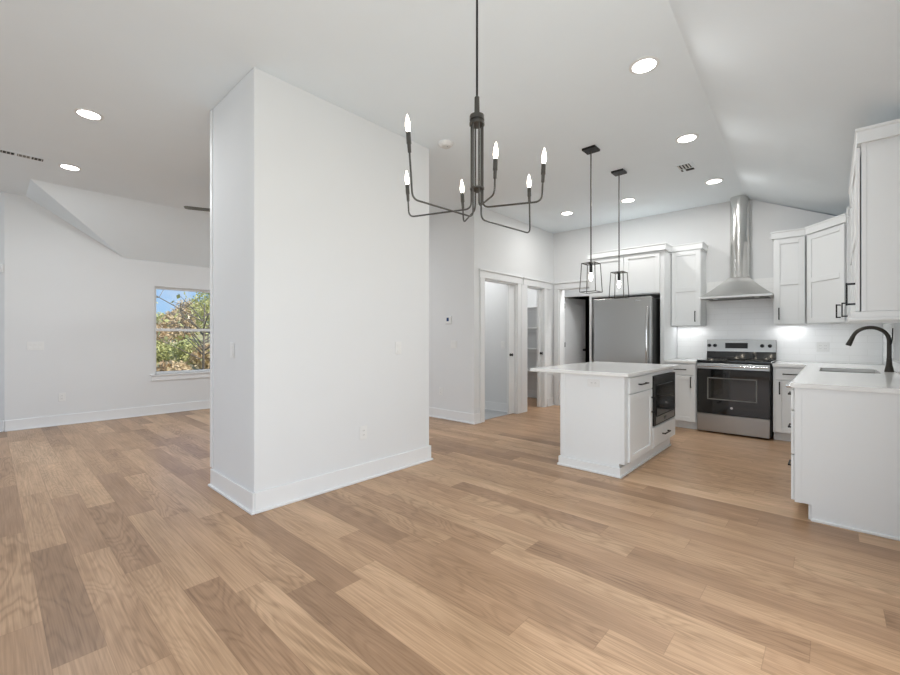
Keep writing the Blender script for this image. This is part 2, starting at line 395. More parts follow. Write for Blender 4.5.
# baseboards with shoe moulding
def base_run(mb, p, q, side, ext0=0, ext1=0):
    """p->q along the wall foot, room on the left of travel if side=1"""
    p, q = Vector(p), Vector(q); d = (q - p).normalized(); nrm = Vector((-d.y, d.x)) * side
    p = p - d * ext0; q = q + d * ext1
    for t, z0, z1 in ((.014, 0.0, .142), (.028, 0.0, .018)):
        a, b = p, q
        e0 = t - .014 if ext0 else 0; e1 = t - .014 if ext1 else 0
        a = a - d * e0; b = b + d * e1
        c1, c2 = b + nrm * t, a + nrm * t
        mb.prism([tuple(a), tuple(b), tuple(c1), tuple(c2)], z0 + .0005, z1)
    return mb
def baseboard(name, runs):
    mb = MB()
    for r in runs: base_run(mb, *r)
    return struct(name, mb, 'trim', bevel=.003)
g = .001
baseboard('baseboard_center', [((-3.70, 1.221 - g), (-2.919, 1.221 - g), -1, .014, .014), ((-2.919 + g, 1.221), (-2.919 + g, 2.908), -1, .0, .014),
                               ((-2.919, 2.908 + g), (-3.70, 2.908 + g), -1, 0, .014), ((-3.70 - g, 2.908), (-3.70 - g, 1.221), -1, 0, 0)])
baseboard('baseboard_west', [((XW + g, .14), (XW + g, 4.53), -1), ((-8.9, -.96), (XW + .003, .14), -1)])
baseboard('baseboard_living', [((-7.79, 4.53 - g), (-3.67, 4.53 - g), -1, 0, .014)])
baseboard('baseboard_hall', [((-3.67 + g, 4.53), (-3.67 + g, 4.652), -1), ((-3.67 + g, 6.54), (-3.67 + g, YB - .02), -1)])
baseboard('baseboard_laundry', [((-5.3, 5.60 - g), (-3.80, 5.60 - g), -1)])
baseboard('baseboard_pantry', [((-5.3, 7.33 - g), (-3.80, 7.33 - g), -1)])
baseboard('baseboard_south', [((-8.9, -3.5 + g), (XE, -3.5 + g), 1)])
# vertical trim board at the west edge of the central block
struct('trim_1', MB().box(-3.757, -3.709, 1.217, 1.30, .143, CH - .002), 'trim', bevel=.003)

# cased openings in the hall wall
def casing_hall(n, y0, y1, cap0, cap1, lw=.095, rw=.095):
    mb = MB(); x0, x1 = -3.67 + g, -3.67 + .019
    mb.box(x0, x1, y0 - lw, y0, 0, 2.045); mb.box(x0, x1, y1, y1 + rw, 0, 2.045)
    mb.box(x0, x1 + .004, cap0 + .01, cap1 - .01, 2.045, 2.145); mb.box(x0, x1 + .022, cap0, cap1, 2.145, 2.168)
    mb.box(-3.79, x0, y0 - .001, y0 + .014, 0, 2.04); mb.box(-3.79, x0, y1 - .014, y1 + .001, 0, 2.04); mb.box(-3.79, x0, y0, y1, 2.026, 2.041)
    return struct(n, mb, 'trim', bevel=.0025)
casing_hall('trim_2', 4.75, 5.60, 4.625, 5.725)
casing_hall('trim_3', 5.88, 6.42, 5.75, 6.665, lw=.14)
struct('trim_4', MB().box(-3.67 + g, -3.645, 5.697, 5.738, .0, 2.168), 'trim', bevel=.0025)
mb = MB(); y1, y0 = YB - g, YB - .02
mb.box(n_x0 - .085, n_x0, y0, y1, 0, 2.045); mb.box(n_x1, n_x1 + .03, y0, y1, 0, 2.045)
mb.box(-3.645, n_x1 + .04, y0 - .004, y1, 2.045, 2.145); mb.box(-3.645, n_x1 + .04, y0 - .022, y1, 2.145, 2.168)
mb.box(n_x0 - .001, n_x0 + .014, y1, YB + .12, 0, 2.04)
struct('trim_5', mb, 'trim', bevel=.0025)
mb = MB(); mb.box(-4.27, -4.17, 8.08, 8.099, 0, 2.13).box(-4.17, -3.35, 8.08, 8.099, 2.04, 2.13).box(-3.45, -3.35, 8.08, 8.099, 0, 2.04)
struct('trim_6', mb, 'trim', bevel=.0025)

# pocket door slabs showing at the right jamb
def knob(parent, c, axis='x', r=.028, l=.05, sgn=1):
    pr = [(r * .9, 0), (r * .95, .006), (r * .4, .010), (r * .38, .024), (r * .8, .03), (r, .04), (r * .85, l), (r * .3, l + .003)]
    mb = MB(); mb.lathe([(a, sgn * b) for a, b in pr], c, 16, axis)
    return mb.build('door_knob', 'black', parent, smooth=True)
for i, (y0, y1) in enumerate(((5.44, 5.584), (6.355, 6.404))):
    d = tag(MB().box(-3.748, -3.712, y0, y1, .008, 2.024).build('door_%d' % (i + 1), 'trim', bevel=.002), kind='structure')
    knob(d, (-3.712, y0 + .035, .93), 'x', .024, .036)
# two-panel door standing ajar in the back hall
def ajar_door():
    W, T = .70, .035
    mb = MB(); pz = [(.02, 2.02)]
    def arch(x): return 0
    mb.box(0, .11, 0, T, .012, 2.03).box(W - .11, W, 0, T, .012, 2.03).box(.11, W - .11, 0, T, .012, .24).box(.11, W - .11, 0, T, .86, 1.0)
    seg = 10; xs = [.11 + (W - .22) * k / seg for k in range(seg + 1)]
    P = [(x, 1.86 + .05 * math.sin(math.pi * k / seg)) for k, x in enumerate(xs)] + [(W - .11, 2.03), (.11, 2.03)]
    mb.prism(P, 0, T, 'y'); mb.box(.11, W - .11, .010, T - .010, .24, 1.95)
    o = mb.build('door_3', 'trim'); tag(o, kind='structure')
    o.location = (-4.155, 8.125, 0); o.rotation_euler = (0, 0, R(77))
    knob(o, (W - .07, 0, .93), 'y', .028, .05, -1); knob(o, (W - .07, T, .93), 'y', .028, .05, 1)
    for z in (.25, 1.05, 1.86):
        MB().box(-.02, .03, -.006, -.001, z - .05, z + .05).lathe([(.012, z - .05), (.012, z + .05)], (-.006, -.010, 0), 10).build('hinge', 'black', o)
    return o
ajar_door()

# windows
def sash_window(name, y0, y1, z0, z1, xin, face):
    """window in an x-facing wall; face=+1 room on +x side"""
    fr = MB(); xo = xin - face * .11; xi = xin - face * .045; a, b = sorted((xo, xi)); t = .035
    fr.box(a, b, y0, y0 + t, z0, z1).box(a, b, y1 - t, y1, z0, z1).box(a, b, y0 + t, y1 - t, z0, z0 + t).box(a, b, y0 + t, y1 - t, z1 - t, z1)
    zm = (z0 + z1) / 2 + .01
    fr.box(a + .01, b, y0 + t, y1 - t, zm - .022, zm + .022)
    o = fr.build(name, 'trim', bevel=.002); tag(o, kind='structure')
    xm = (a + b) / 2
    MB().box(xm - .003, xm + .003, y0 + t, y1 - t, z0 + t, zm - .022).build('window_pane', 'glass', o)
    MB().box(xm - .003, xm + .003, y0 + t, y1 - t, zm + .022, z1 - t).build('window_pane', 'glass', o)
    return o
wn1 = sash_window('window_1', WY0, WY1, WZ0, WZ1, XW, 1)
MB().box(XW - .04, XW + .035, WY0 - .06, WY1 + .06, WZ0 - .022, WZ0).box(XW + g, XW + .018, WY0 - .045, WY1 + .045, WZ0 - .10, WZ0 - .022).build('window_sill', 'trim', wn1, bevel=.003)
sash_window('window_2', 5.16, 5.69, .985, 2.1, XE, -1)
def big_window(name, x0, x1, z0, z1):
    mb = MB(); t = .05
    mb.box(x0, x0 + t, -3.62, -3.55, z0, z1).box(x1 - t, x1, -3.62, -3.55, z0, z1).box(x0 + t, x1 - t, -3.62, -3.55, z0, z0 + t).box(x0 + t, x1 - t, -3.62, -3.55, z1 - t, z1)
    for k in (1, 2): xm = x0 + (x1 - x0) * k / 3; mb.box(xm - .03, xm + .03, -3.62, -3.55, z0 + t, z1 - t)
    return tag(mb.build(name, 'trim'), kind='structure')
struct('sun_block_roof', MB().box(XE + .16, 4.2, -4, 9, 2.55, 2.65), 'wall')  # unseen roof slab added to keep the sun out of the east openings
big_window('window_3', -7.6, -4.4, .4, 2.3); big_window('window_4', -3.2, 0.0, .4, 2.3)
mb = MB()
for y in (-1.0, .575, 2.15): mb.box(XE + .03, XE + .08, y, y + .05, .02, 2.15)
mb.box(XE + .03, XE + .08, -.95, 2.15, .02, .09).box(XE + .03, XE + .08, -.95, 2.15, 2.08, 2.15)
tag(mb.build('door_4', 'trim'), kind='structure')

# backsplash tiles (north wall and east wall)
mb = MB(); mb.box(-1.67, -1.295, YB - .011, YB - g, .898, 1.362).box(-1.295, -.525, YB - .011, YB - g, .898, 1.97).box(-.525, XE - .012, YB - .011, YB - g, .898, 1.362)
struct('wall_north_tile', mb, 'tile')
mb = MB(); mb.box(XE - .011, XE - g, 3.66, 5.10, .898, 1.32).box(XE - .011, XE - g, 5.10, 5.70, .898, .984).box(XE - .011, XE - g, 5.70, YB - .012, .898, 1.362)
struct('wall_east_tile', mb, 'tiley')

# ------------------------------------------------------------------ cabinetry (local frame: front faces -y at y=0, width +x)
CT0, CT1 = .866, .897
def shaker(mb, x0, x1, z0, z1, fw=.057, t=.019, mid=None, y=0):
    a, b = y - t, y
    mb.box(x0, x0 + fw, a, b, z0, z1).box(x1 - fw, x1, a, b, z0, z1).box(x0 + fw, x1 - fw, a, b, z0, z0 + fw).box(x0 + fw, x1 - fw, a, b, z1 - fw, z1)
    if mid: mb.box(x0 + fw, x1 - fw, a, b, mid - fw / 2, mid + fw / 2)
    mb.box(x0 + fw, x1 - fw, a + .010, b, z0 + fw, z1 - fw)
def pull(parent, x, z, L=.145, vert=True, y=-.019, m='black', off=.034, w=.011):
    mb = MB()
    if vert:
        mb.box(x - w / 2, x + w / 2, y - off, y - off + .010, z - L / 2, z + L / 2)
        for s in (-1, 1): mb.box(x - w / 2, x + w / 2, y - off + .010, y - .0005, z + s * (L / 2 - .008) - .006, z + s * (L / 2 - .008) + .006)
    else:
        mb.box(x - L / 2, x + L / 2, y - off, y - off + .010, z - w / 2, z + w / 2)
        for s in (-1, 1): mb.box(x + s * (L / 2 - .008) - .006, x + s * (L / 2 - .008) + .006, y - off + .010, y - .0005, z - w / 2, z + w / 2)
    return mb.build('handle', m, parent, bevel=.0015)
def door(parent, x0, x1, z0, z1, hx=None, hz=None, mid=None, L=.145, name='cabinet_door', off=.034):
    mb = MB(); shaker(mb, x0, x1, z0, z1, mid=mid, y=-.001)
    o = mb.build(name, 'cab', parent, bevel=.0018)
    if hx is not None: pull(o, hx, hz, L, True, -.020, off=off)
    return o
def drawer(parent, x0, x1, z0, z1, L=.145, slab=True, hx=None):
    mb = MB()
    if slab: mb.box(x0, x1, -.020, -.001, z0, z1)
    else: shaker(mb, x0, x1, z0, z1, fw=.045, y=-.001)
    o = mb.build('drawer', 'cab', parent, bevel=.0018)
    if L: pull(o, (x0 + x1) / 2 if hx is None else hx, (z0 + z1) / 2, L, False, -.020)
    return o
def crown(parent, pts_in, z0=2.40, z1=2.49, p=.028):
    """strip of crown following a polyline (local), outward on the left-hand side of travel reversed"""
    mb = MB()
    prof = [(-.015, z0), (p * .75, z0), (p * .75, z1 - .022), (p, z1 - .014), (p, z1), (-.015, z1)]
    P = [Vector(q) for q in pts_in]; n = len(P); rows = []
    for i in range(n):
        ds = []
        if i > 0: ds.append((P[i] - P[i - 1]).normalized())
        if i < n - 1: ds.append((P[i + 1] - P[i]).normalized())
        ns = [Vector((d.y, -d.x)) for d in ds]; m = sum(ns, Vector((0, 0))).normalized(); k = 1 / max(.3, m.dot(ns[0]))
        rows.append([mb.bm.verts.new((P[i].x + m.x * k * a, P[i].y + m.y * k * a, z)) for a, z in prof])
    for i in range(n - 1):
        for j in range(len(prof)):
            jj = (j + 1) % len(prof); mb.bm.faces.new((rows[i][j], rows[i][jj], rows[i + 1][jj], rows[i + 1][j]))
    mb.bm.faces.new(rows[0]); mb.bm.faces.new(rows[-1][::-1])
    return mb.build('crown_moulding', 'cab', parent)

# upper cabinet left of the hood (beside the fridge enclosure)
UB, UT = 1.362, 2.405
UY = 6.45
UC_W = .5     # under-cabinet light strips, watts
def strip(t, x0, x1, y, watts):
    MB().box(x0, x1, y - .012, y + .012, UB - .009, UB - .0005).build('under_cabinet_light', 'plate', t)
    l = bpy.data.lights.new('under_cabinet_lamp', 'AREA'); l.shape = 'RECTANGLE'; l.size = x1 - x0; l.size_y = .02; l.energy = watts; l.color = (.97, .985, 1)
    o = bpy.data.objects.new('under_cabinet_lamp', l); C.objects.link(o); o.parent = t; o.location = ((x0 + x1) / 2, y, UB - .0105)
def upper(label, loc, rz, wd, dp, hx, crownpts, mids=1.86, ztop=UT, name='wall_cabinet'):
    t = thing(name, label, 'cabinet', loc, rz, 'white upper kitchen cabinets')
    MB().box(0, wd, 0, dp, UB, ztop).build('cabinet_body', 'cab', t, bevel=.0015)
    door(t, .006, wd - .006, UB + .004, 2.385, hx, UB + .125, mid=mids)
    crown(t, crownpts)
    strip(t, .03, wd - .03, .20, UC_W)
    return t
DP = YB - .012 - UY - .01
upper('white two-panel upper cabinet between the fridge enclosure and the range hood', (-1.672, UY + .019, 0), 0, .365, YB - g - UY - .019 , .30,
      [(0.0, 0), (.365, 0), (.365, .30)])
upper('narrow white upper cabinet directly right of the range hood, handle on its left', (-.53, UY + .019, 0), 0, .30, YB - g - UY - .019, .055,
      [(0, .30), (0, 0), (.30, 0)])
# diagonal corner upper
P1 = Vector((-.223, 6.445)); P2 = Vector((.105, 5.995))
ang = math.atan2(P2.y - P1.y, P2.x - P1.x); Ld = (P2 - P1).length
t = thing('corner_wall_cabinet', 'white diagonal upper cabinet in the corner of the kitchen', 'cabinet', (P1.x, P1.y, 0), ang, 'white upper kitchen cabinets')
inv = Matrix.Rotation(-ang, 2)
def loc2(x, y): v = inv @ (Vector((x, y)) - P1); return (v.x, v.y)
mb = MB(); mb.prism([loc2(-.223, 6.472), loc2(-.213, 6.462), loc2(.112, 6.012), loc2(.13, 6.0), loc2(XE - .003, 6.0), loc2(XE - .003, YB - .002), loc2(-.223, YB - .002)], UB, UT)
mb.build('cabinet_body', 'cab', t)
o = door(t, .028, Ld - .012, UB + .004, 2.385, Ld - .055, UB + .115, mid=1.86, off=.044); o.location.y = .012
crown(t, [(.0, .012), (Ld + .01, .012)])
strip(t, .1, Ld - .1, .20, UC_W)
# east wall uppers: local x runs toward the camera (-Y)
EX = .135
for (ya, yb, lab, nm, hx) in ((5.995, 5.70, 'slim white upper cabinet on the window wall, tight against the diagonal corner cabinet', 'wall_cabinet', .25),
                          (5.12, 4.39, 'white upper cabinet on the right wall, second from the near end of the run', 'wall_cabinet', None)):
    t = thing(nm, lab, 'cabinet', (EX, ya, 0), R(-90), 'white upper kitchen cabinets'); wd = ya - yb - .002
    MB().box(0, wd, 0, XE - EX - .002, UB, UT).build('cabinet_body', 'cab', t, bevel=.0015)
    door(t, .004, wd - .004, UB + .004, 2.385, hx, UB + .115, mid=1.86, off=.046)
    crown(t, [(0, 0), (wd, 0)] if yb > 4.4 and yb > 5 else [(0, .2), (0, 0), (wd, 0)])
t = thing('wall_cabinet', 'large white upper cabinet end nearest the camera at the right edge', 'cabinet', (EX, 4.388, 0), R(-90), 'white upper kitchen cabinets')
wd = 4.388 - 3.655; D = XE - EX - .002
MB().box(0, wd, 0, D, UB, UT).build('cabinet_body', 'cab', t, bevel=.0015)
o = door(t, .004, wd - .002, UB + .004, 2.385, wd - .05, UB + .115, mid=1.86, off=.046); o.location.y = -.005
mb = MB(); mb.box(wd, wd + .012, .0, D, UB, UT).box(wd + .012, wd + .015, 0, .022, UB, UT)
mb.build('end_panel', 'cab', t, bevel=.0015)
crown(t, [(0, -.0), (wd + .016, 0), (wd + .016, D)])
mb = MB(); mb.box(-.0, wd + .03, -.060, D, UB - .058, UB - .040).box(0, wd + .022, -.045, D, UB - .040, UB - .0015)
mb.build('light_rail', 'cab', t, bevel=.004)

# fridge enclosure
t = thing('fridge_cabinet', 'white cabinet enclosure above and around the stainless refrigerator', 'cabinet', (0, 0, 0))
FY = 6.15
MB().box(-1.730, -1.676, FY, YB - g, .0, 2.405).build('side_panel', 'cab', t, bevel=.002)
MB().box(-2.73, -2.695, FY, YB - g, .0, 2.405).build('side_panel', 'cab', t, bevel=.002)
MB().box(-2.695, -1.730, FY, YB - g, 1.80, 2.405).build('cabinet_body', 'cab', t, bevel=.002)
for a, b, hx in ((-2.69, -2.216, -2.26), (-2.206, -1.735, -2.16)):
    mb = MB(); shaker(mb, a, b, 1.815, 2.37, y=FY - .001); o = mb.build('cabinet_door', 'cab', t, bevel=.0018)
c = crown(t, [(-2.74, FY - .018), (-1.672, FY - .018), (-1.672, UY - .02)], 2.385, 2.475)
# refrigerator
t = thing('refrigerator', 'stainless steel bottom-freezer refrigerator in the white enclosure', 'refrigerator', (-2.15, 6.3, 0))
MB().box(-.385, .385, -.36, .42, .03, 1.735).build('fridge_body', 'dark', t, bevel=.004)
d = MB().box(-.39, .39, -.44, -.372, .70, 1.745).build('fridge_door', 'steel', t, bevel=.010, seg=3, smooth=False)
mb = MB(); pts = []
for k in range(17):
    s = k / 16; pts.append((.352, -.44 - .012 - .05 * math.sin(math.pi * s) ** .6, .80 + .80 * s))
mb.tube(pts, .015, 10); mb.build('handle', 'chrome', d, smooth=True)
MB().box(.19, .26, -.4425, -.4395, 1.69, 1.705).build('badge', 'chrome', d)
d = MB().box(-.39, .39, -.44, -.372, .08, .69).build('freezer_drawer', 'steel', t, bevel=.010, seg=3)
MB().tube([(-.30, -.44, .62), (-.30, -.49, .62), (.30, -.49, .62), (.30, -.44, .62)], .012, 10).build('handle', 'chrome', d, smooth=True)
MB().box(-.37, .37, -.40, -.372, .0, .075).build('toe_grille', 'dark', t)
MB().box(-.38, .38, -.372, -.36, .08, 1.73).build('door_gasket', 'dark', t)

# base cabinet left of the range
def base_cab(t, wd, dp, toe=.07):
    MB().box(0, wd, 0, dp, .10, CT0 - .001).build('cabinet_body', 'cab', t, bevel=.0015)
    MB().box(.002, wd - .002, toe, dp, .0005, .099).build('toe_kick', 'cab', t)
t = thing('base_cabinet', 'narrow white base cabinet between the refrigerator and the range', 'cabinet', (-1.674, 6.148, 0), 0, 'white base cabinets')
base_cab(t, .380, .62)
drawer(t, .012, .368, .715, .848, .16); door(t, .012, .368, .108, .703, .322, .62)
tag(MB().box(-1.674, -1.290, 6.11, YB - .012, CT0, CT1).build('countertop', 'quartz', bevel=.003), 'short white quartz countertop between the fridge enclosure and the range', 'countertop')
# base cabinet right of the range
t = thing('base_cabinet', 'white base cabinet directly right of the range with drawer and door', 'cabinet', (-.508, 6.148, 0), 0, 'white base cabinets')
base_cab(t, .302, .62)
drawer(t, .022, .296, .715, .848, .14); door(t, .022, .296, .108, .703, .062, .62)
# sink run along the east wall: fronts face -X
def east_base(y_far, y_near, label, front):
    t = thing('base_cabinet', label, 'cabinet', (-.185, y_far, 0), R(-90), 'white base cabinets'); wd = y_far - y_near - .002
    MB().box(0, wd, 0, XE + .185 - .012, .10, (.60 if front == 'sink' else CT0 - .001)).build('cabinet_body', 'cab', t, bevel=.0015)
    MB().box(.002, wd - .002, .07, XE + .185 - .012, .0005, .099).build('toe_kick', 'cab', t)
    if front == 'drawers':
        for z0, z1 in ((.715, .848), (.42, .703), (.108, .408)):
            o = MB().box(.006, wd - .006, -.020, -.001, z0, z1).build('drawer', 'cab', t, bevel=.0018)
            pull(o, wd / 2, {.715: .789, .42: .55, .108: .275}[z0], .145, False, -.020)
    elif front == 'sink':
        MB().box(0, wd, 0, .02, .60, CT0 - .001).build('false_front', 'cab', t)
        door(t, .006, wd / 2 - .002, .108, .703, wd / 2 - .05, .62); door(t, wd / 2 + .002, wd - .006, .108, .703, wd / 2 + .05, .62)
        MB().box(.006, wd - .006, -.020, -.001, .715, .848).build('drawer', 'cab', t, bevel=.0018)
    return t, wd
t, wd = east_base(5.795, 4.95, 'white sink base cabinet below the window and faucet', 'sink')
t, wd = east_base(4.34, 3.64, 'white three-drawer base cabinet at the near end of the sink run', 'drawers')
# end panel with toe notch
ew = XE + .185 - .001
mb = MB(); mb.prism([(0, .105), (.085, .105), (.085, .0005), (ew, .0005), (ew, CT0 - .001), (0, CT0 - .001)], 0, .018, 'y')
ep = mb.build('end_panel', 'cab', t, bevel=.0012); ep.rotation_euler = (0, 0, R(90)); ep.location = (wd + .02, 0, 0)
mb = MB().box(wd + .0205, wd + .032, .082, ew, .0005, .018); mb.build('shoe_moulding', 'cab', t, bevel=.003)
mb = MB().box(wd + .0205, wd + .024, 0.0, .035, .105, CT0 - .002); mb.build('corner_strip', 'cab', t)
# blind corner base
t = thing('corner_base_cabinet', 'white blind corner base cabinet under the counter corner behind the sink run', 'cabinet', (0, 0, 0))
MB().box(-.165, XE - .012, 5.80, 6.76, .10, CT0 - .001).build('cabinet_body', 'cab', t)
MB().box(-.205, -.165, 5.80, 6.765, .0005, CT0 - .001).build('filler_panel', 'cab', t)
# dishwasher
t = thing('dishwasher', 'stainless steel dishwasher between the drawer base and the sink base', 'dishwasher', (-.185, 4.945, 0), R(-90))
MB().box(.003, .597, 0.0, .56, .10, CT0 - .003).build('dishwasher_body', 'dark', t)
d = MB().box(.003, .597, -.022, -.001, .11, .855).build('dishwasher_door', 'steel', t, bevel=.004)
MB().tube([(.04, -.022, .805), (.04, -.082, .805), (.56, -.082, .805), (.56, -.022, .805)], .013, 10).build('handle', 'chrome', d, smooth=True)
MB().box(.003, .597, .05, .06, .0005, .095).build('toe_kick', 'dark', t)
# L-shaped countertop with sink cut-out
SX0, SX1, SY0, SY1 = -.085, .305, 5.03, 5.66
mb = MB(); a, b = CT0, CT1; e = XE - .0125
mb.box(-.205, e, 3.615, SY0, a, b); mb.box(-.205, SX0, SY0, SY1, a, b); mb.box(SX1, e, SY0, SY1, a, b); mb.box(-.205, e, SY1, 6.11, a, b)
mb.box(-.510, e, 6.11, YB - .0125, a, b)
bmesh.ops.remove_doubles(mb.bm, verts=mb.bm.verts, dist=1e-5)
tag(mb.build('countertop', 'quartz'), 'long L-shaped white quartz countertop holding the sink and faucet', 'countertop')
t = thing('sink', 'undermount stainless steel sink set in the white counter under the faucet', 'sink', (0, 0, 0))
mb = MB(); x0, x1, y0, y1 = SX0 - .008, SX1 + .008, SY0 - .008, SY1 + .008; w_ = .004; zb = .66; zt = CT0 - .0015
mb.box(x0, x0 + w_, y0, y1, zb, zt).box(x1 - w_, x1, y0, y1, zb, zt).box(x0 + w_, x1 - w_, y0, y0 + w_, zb, zt).box(x0 + w_, x1 - w_, y1 - w_, y1, zb, zt).box(x0, x1, y0, y1, zb - w_, zb)
mb.build('basin', 'steel', t)
MB().lathe([(.045, 0), (.045, .004), (.03, .005)], (.12, 5.34, zb), 20).build('drain', 'chrome', t, smooth=True)
# faucet
t = thing('faucet', 'dark bronze gooseneck kitchen faucet with side lever and pull-down head', 'faucet', (.372, 5.335, CT1))
MB().lathe([(.031, 0.0005), (.031, .010), (.027, .035), (.021, .06), (.0185, .10), (.0175, .12)], seg=20).build('faucet_base', 'bronze', t, smooth=True)
pts = [(0, 0, .11), (0, 0, .20), (0, 0, .275)]
rr = .118; cx = -rr
for k in range(1, 17):
    a_ = math.pi * .91 * k / 16; pts.append((cx + rr * math.cos(a_), 0, .275 + rr * math.sin(a_)))
MB().tube(pts, .0155, 12).build('spout', 'bronze', t, smooth=True)
p = Vector(pts[-1]); dv = (p - Vector(pts[-2])).normalized()
MB().tube([p - dv * .004, p + dv * .02, p + dv * .075, p + dv * .085], [.017, .0175, .0215, .020], 14).build('spray_head', 'bronze', t, smooth=True)
MB().tube([(0, .0, .235), (.010, -.014, .25), (.017, -.022, .285), (.020, -.026, .385)], [.007, .006, .0045, .0045], 8).build('lever', 'black', t, smooth=True)

# ------------------------------------------------------------------ island
t = thing('kitchen_island', 'white kitchen island cabinet with built-in microwave in the middle of the floor', 'kitchen island', (0, 0, 0))
IX0, IX1, IY0, IY1 = -1.900, -1.306, 3.655, 5.135
mb = MB(); mb.box(IX0 + .02, IX1 - .06, IY0, 4.365, .0005, CT0 - .001).box(IX0 + .02, IX1 - .06, 4.365, IY1, .0005, .325).box(IX0 + .02, IX0 + .06, 4.365, IY1, .325, CT0 - .001).box(IX0 + .02, IX1 - .06, 5.118, IY1, .325, CT0 - .001).box(IX0 + .02, IX1 - .06, 4.365, IY1, .822, CT0 - .001)
mb.box(IX1 - .06, IX1, IY0, 4.365, .115, CT0 - .001).box(IX1 - .06, IX1, 4.365, IY1, .115, .325).box(IX1 - .06, IX1, 4.365, IY1, .822, CT0 - .001).box(IX1 - .06, IX1, 5.118, IY1, .325, .822)
bmesh.ops.remove_doubles(mb.bm, verts=mb.bm.verts, dist=1e-5)
mb.build('cabinet_body', 'cab', t)
mb = MB(); mb.prism([(IX0, .0005), (IX1 - .045, .0005), (IX1 - .045, .115), (IX1, .115), (IX1, CT0 - .001), (IX0, CT0 - .001)], IY0 - .012, IY0 - .0005, 'y')
mb.box(IX0, IX0 + .045, IY0 - .018, IY0 - .012, .10, CT0 - .001).box(IX1 - .035, IX1, IY0 - .018, IY0 - .012, .115, CT0 - .001)
mb.build('end_panel', 'cab', t, bevel=.0012)
MB().box(IX0, IX0 + .0195, IY0, IY1, .0005, CT0 - .001).build('back_panel', 'cab', t)
mb = MB(); mb.box(IX0 - .012, IX1 - .03, IY0 - .032, IY0 - .018, .0005, .082).box(IX0 - .022, IX1 - .018, IY0 - .042, IY0 - .018, .0005, .018)
mb.box(IX1 - .058, IX1 - .03, IY0 - .018, IY1 - .02, .0005, .082).box(IX1 - .058, IX1 - .018, IY0 - .018, IY1 - .02, .0005, .018)
mb.box(IX0 - .012, IX0 - .001, IY0 - .018, IY1, .0005, .082)
bmesh.ops.remove_doubles(mb.bm, verts=mb.bm.verts, dist=1e-5)
mb.build('base_moulding', 'cab', t, bevel=.002)
# east face fronts, local x -> +Y
e = bpy.data.objects.new('front_frame', None)
def isl(o):   # rotate a front built in the local frame onto the island's east face
    o.matrix_local = Matrix.Translation((IX1, 3.655, 0)) @ Matrix.Rotation(R(90), 4, 'Z'); return o
isl(drawer(t, .062, .672, .712, .848, .20)); isl(door(t, .062, .672, .118, .703, .640, .555, L=.155))
isl(drawer(t, .705, 1.470, .125, .315, .20, hx=1.08))
for zc in (.62,):
    for x_ in (IX0 - .002,):
        for yc in (3.80, 4.95):
            P = [(x_, CT0 - .003), (x_ - .22, CT0 - .003), (x_ - .22, CT0 - .03)]
            for k in range(1, 10):
                a_ = math.pi / 2 * k / 10; P.append((x_ - .22 + .19 * math.sin(a_), CT0 - .03 - .19 * (1 - math.cos(a_))))
            P.append((x_ - .012, CT0 - .25)); P.append((x_, CT0 - .25))
            MB().prism(P, yc - .02, yc + .02, 'y').build('corbel', 'cab', t, bevel=.0015)
tag(MB().box(-2.215, -1.268, 3.612, 5.175, CT0, CT1).build('countertop', 'quartz', bevel=.003), 'white quartz island countertop with seating overhang on the left', 'countertop')
# microwave
t = thing('microwave', 'black and stainless built-in microwave in the side of the island', 'microwave', (IX1, 4.375, 0), R(90))
MB().box(.004, .736, .0, .50, .33, .815).build('microwave_body', 'dark', t)
mb = MB(); mb.box(0, .05, -.022, -.001, .33, .818).box(.69, .74, -.022, -.001, .33, .818).box(.05, .69, -.022, -.001, .735, .818).box(.05, .69, -.022, -.001, .33, .42)
mb.build('trim_frame', 'dark', t, bevel=.002)
d = MB().box(.055, .685, -.030, -.001, .425, .73).build('microwave_door', 'glassb', t, bevel=.003)
MB().box(.16, .62, -.0315, -.0302, .47, .69).build('door_window', 'glassw', d)
MB().box(.055, .685, -.0275, -.022, .345, .412).build('control_strip', 'steel', t, bevel=.001)
MB().box(.30, .38, -.0290, -.0277, .365, .392).build('display', 'glassb', t)
# outlet in the island
def plate(label, loc, rz, gangs=1, kind='outlet', horiz=False, cat=None, group='wall plates'):
    t = thing('outlet' if kind == 'outlet' else 'light_switch', label, cat or ('outlet' if kind == 'outlet' else 'light switch'), loc, rz, group)
    W, Hh = .07 + .046 * (gangs - 1), .115
    if horiz: W, Hh = .115, .07
    MB().box(-W / 2, W / 2, -.006, -.0005, -Hh / 2, Hh / 2).build('cover_plate', 'plate', t, bevel=.002)
    for k in range(gangs):
        cx = (k - (gangs - 1) / 2) * .046
        if kind == 'outlet':
            MB().box(cx - .0165, cx + .0165, -.0085, -.006, -.033, .033).build('receptacle', 'plate', t, bevel=.001) if not horiz else MB().box(-.033, .033, -.0085, -.006, -.0165, .0165).build('receptacle', 'plate', t, bevel=.001)
            for s in (-1, 1):
                mb = MB()
                if horiz: mb.box(s * .018 - .005, s * .018 - .0035, -.0092, -.0085, -.006, .006).box(s * .018 + .0035, s * .018 + .005, -.0092, -.0085, -.006, .006)
                else: mb.box(cx - .007, cx - .005, -.0092, -.0085, s * .018 - .005, s * .018 + .005).box(cx + .005, cx + .007, -.0092, -.0085, s * .018 - .005, s * .018 + .005)
                mb.build('slot', 'slot', t)
        else:
            mb = MB(); mb.prism([(-.006, -.033), (-.0105, -.033), (-.0075, 0), (-.0105, .033), (-.006, .033)], cx - .0165, cx + .0165, 'x'); mb.build('rocker', 'plate', t, bevel=.0005)
    return t
plate('white outlet plate lying flat near the top of the island end panel', (-1.575, IY0 - .0125, .795), 0, horiz=True)
plate('white light switch on the right face of the big central wall block', (-2.918, 2.507, 1.105), R(90), kind='switch')
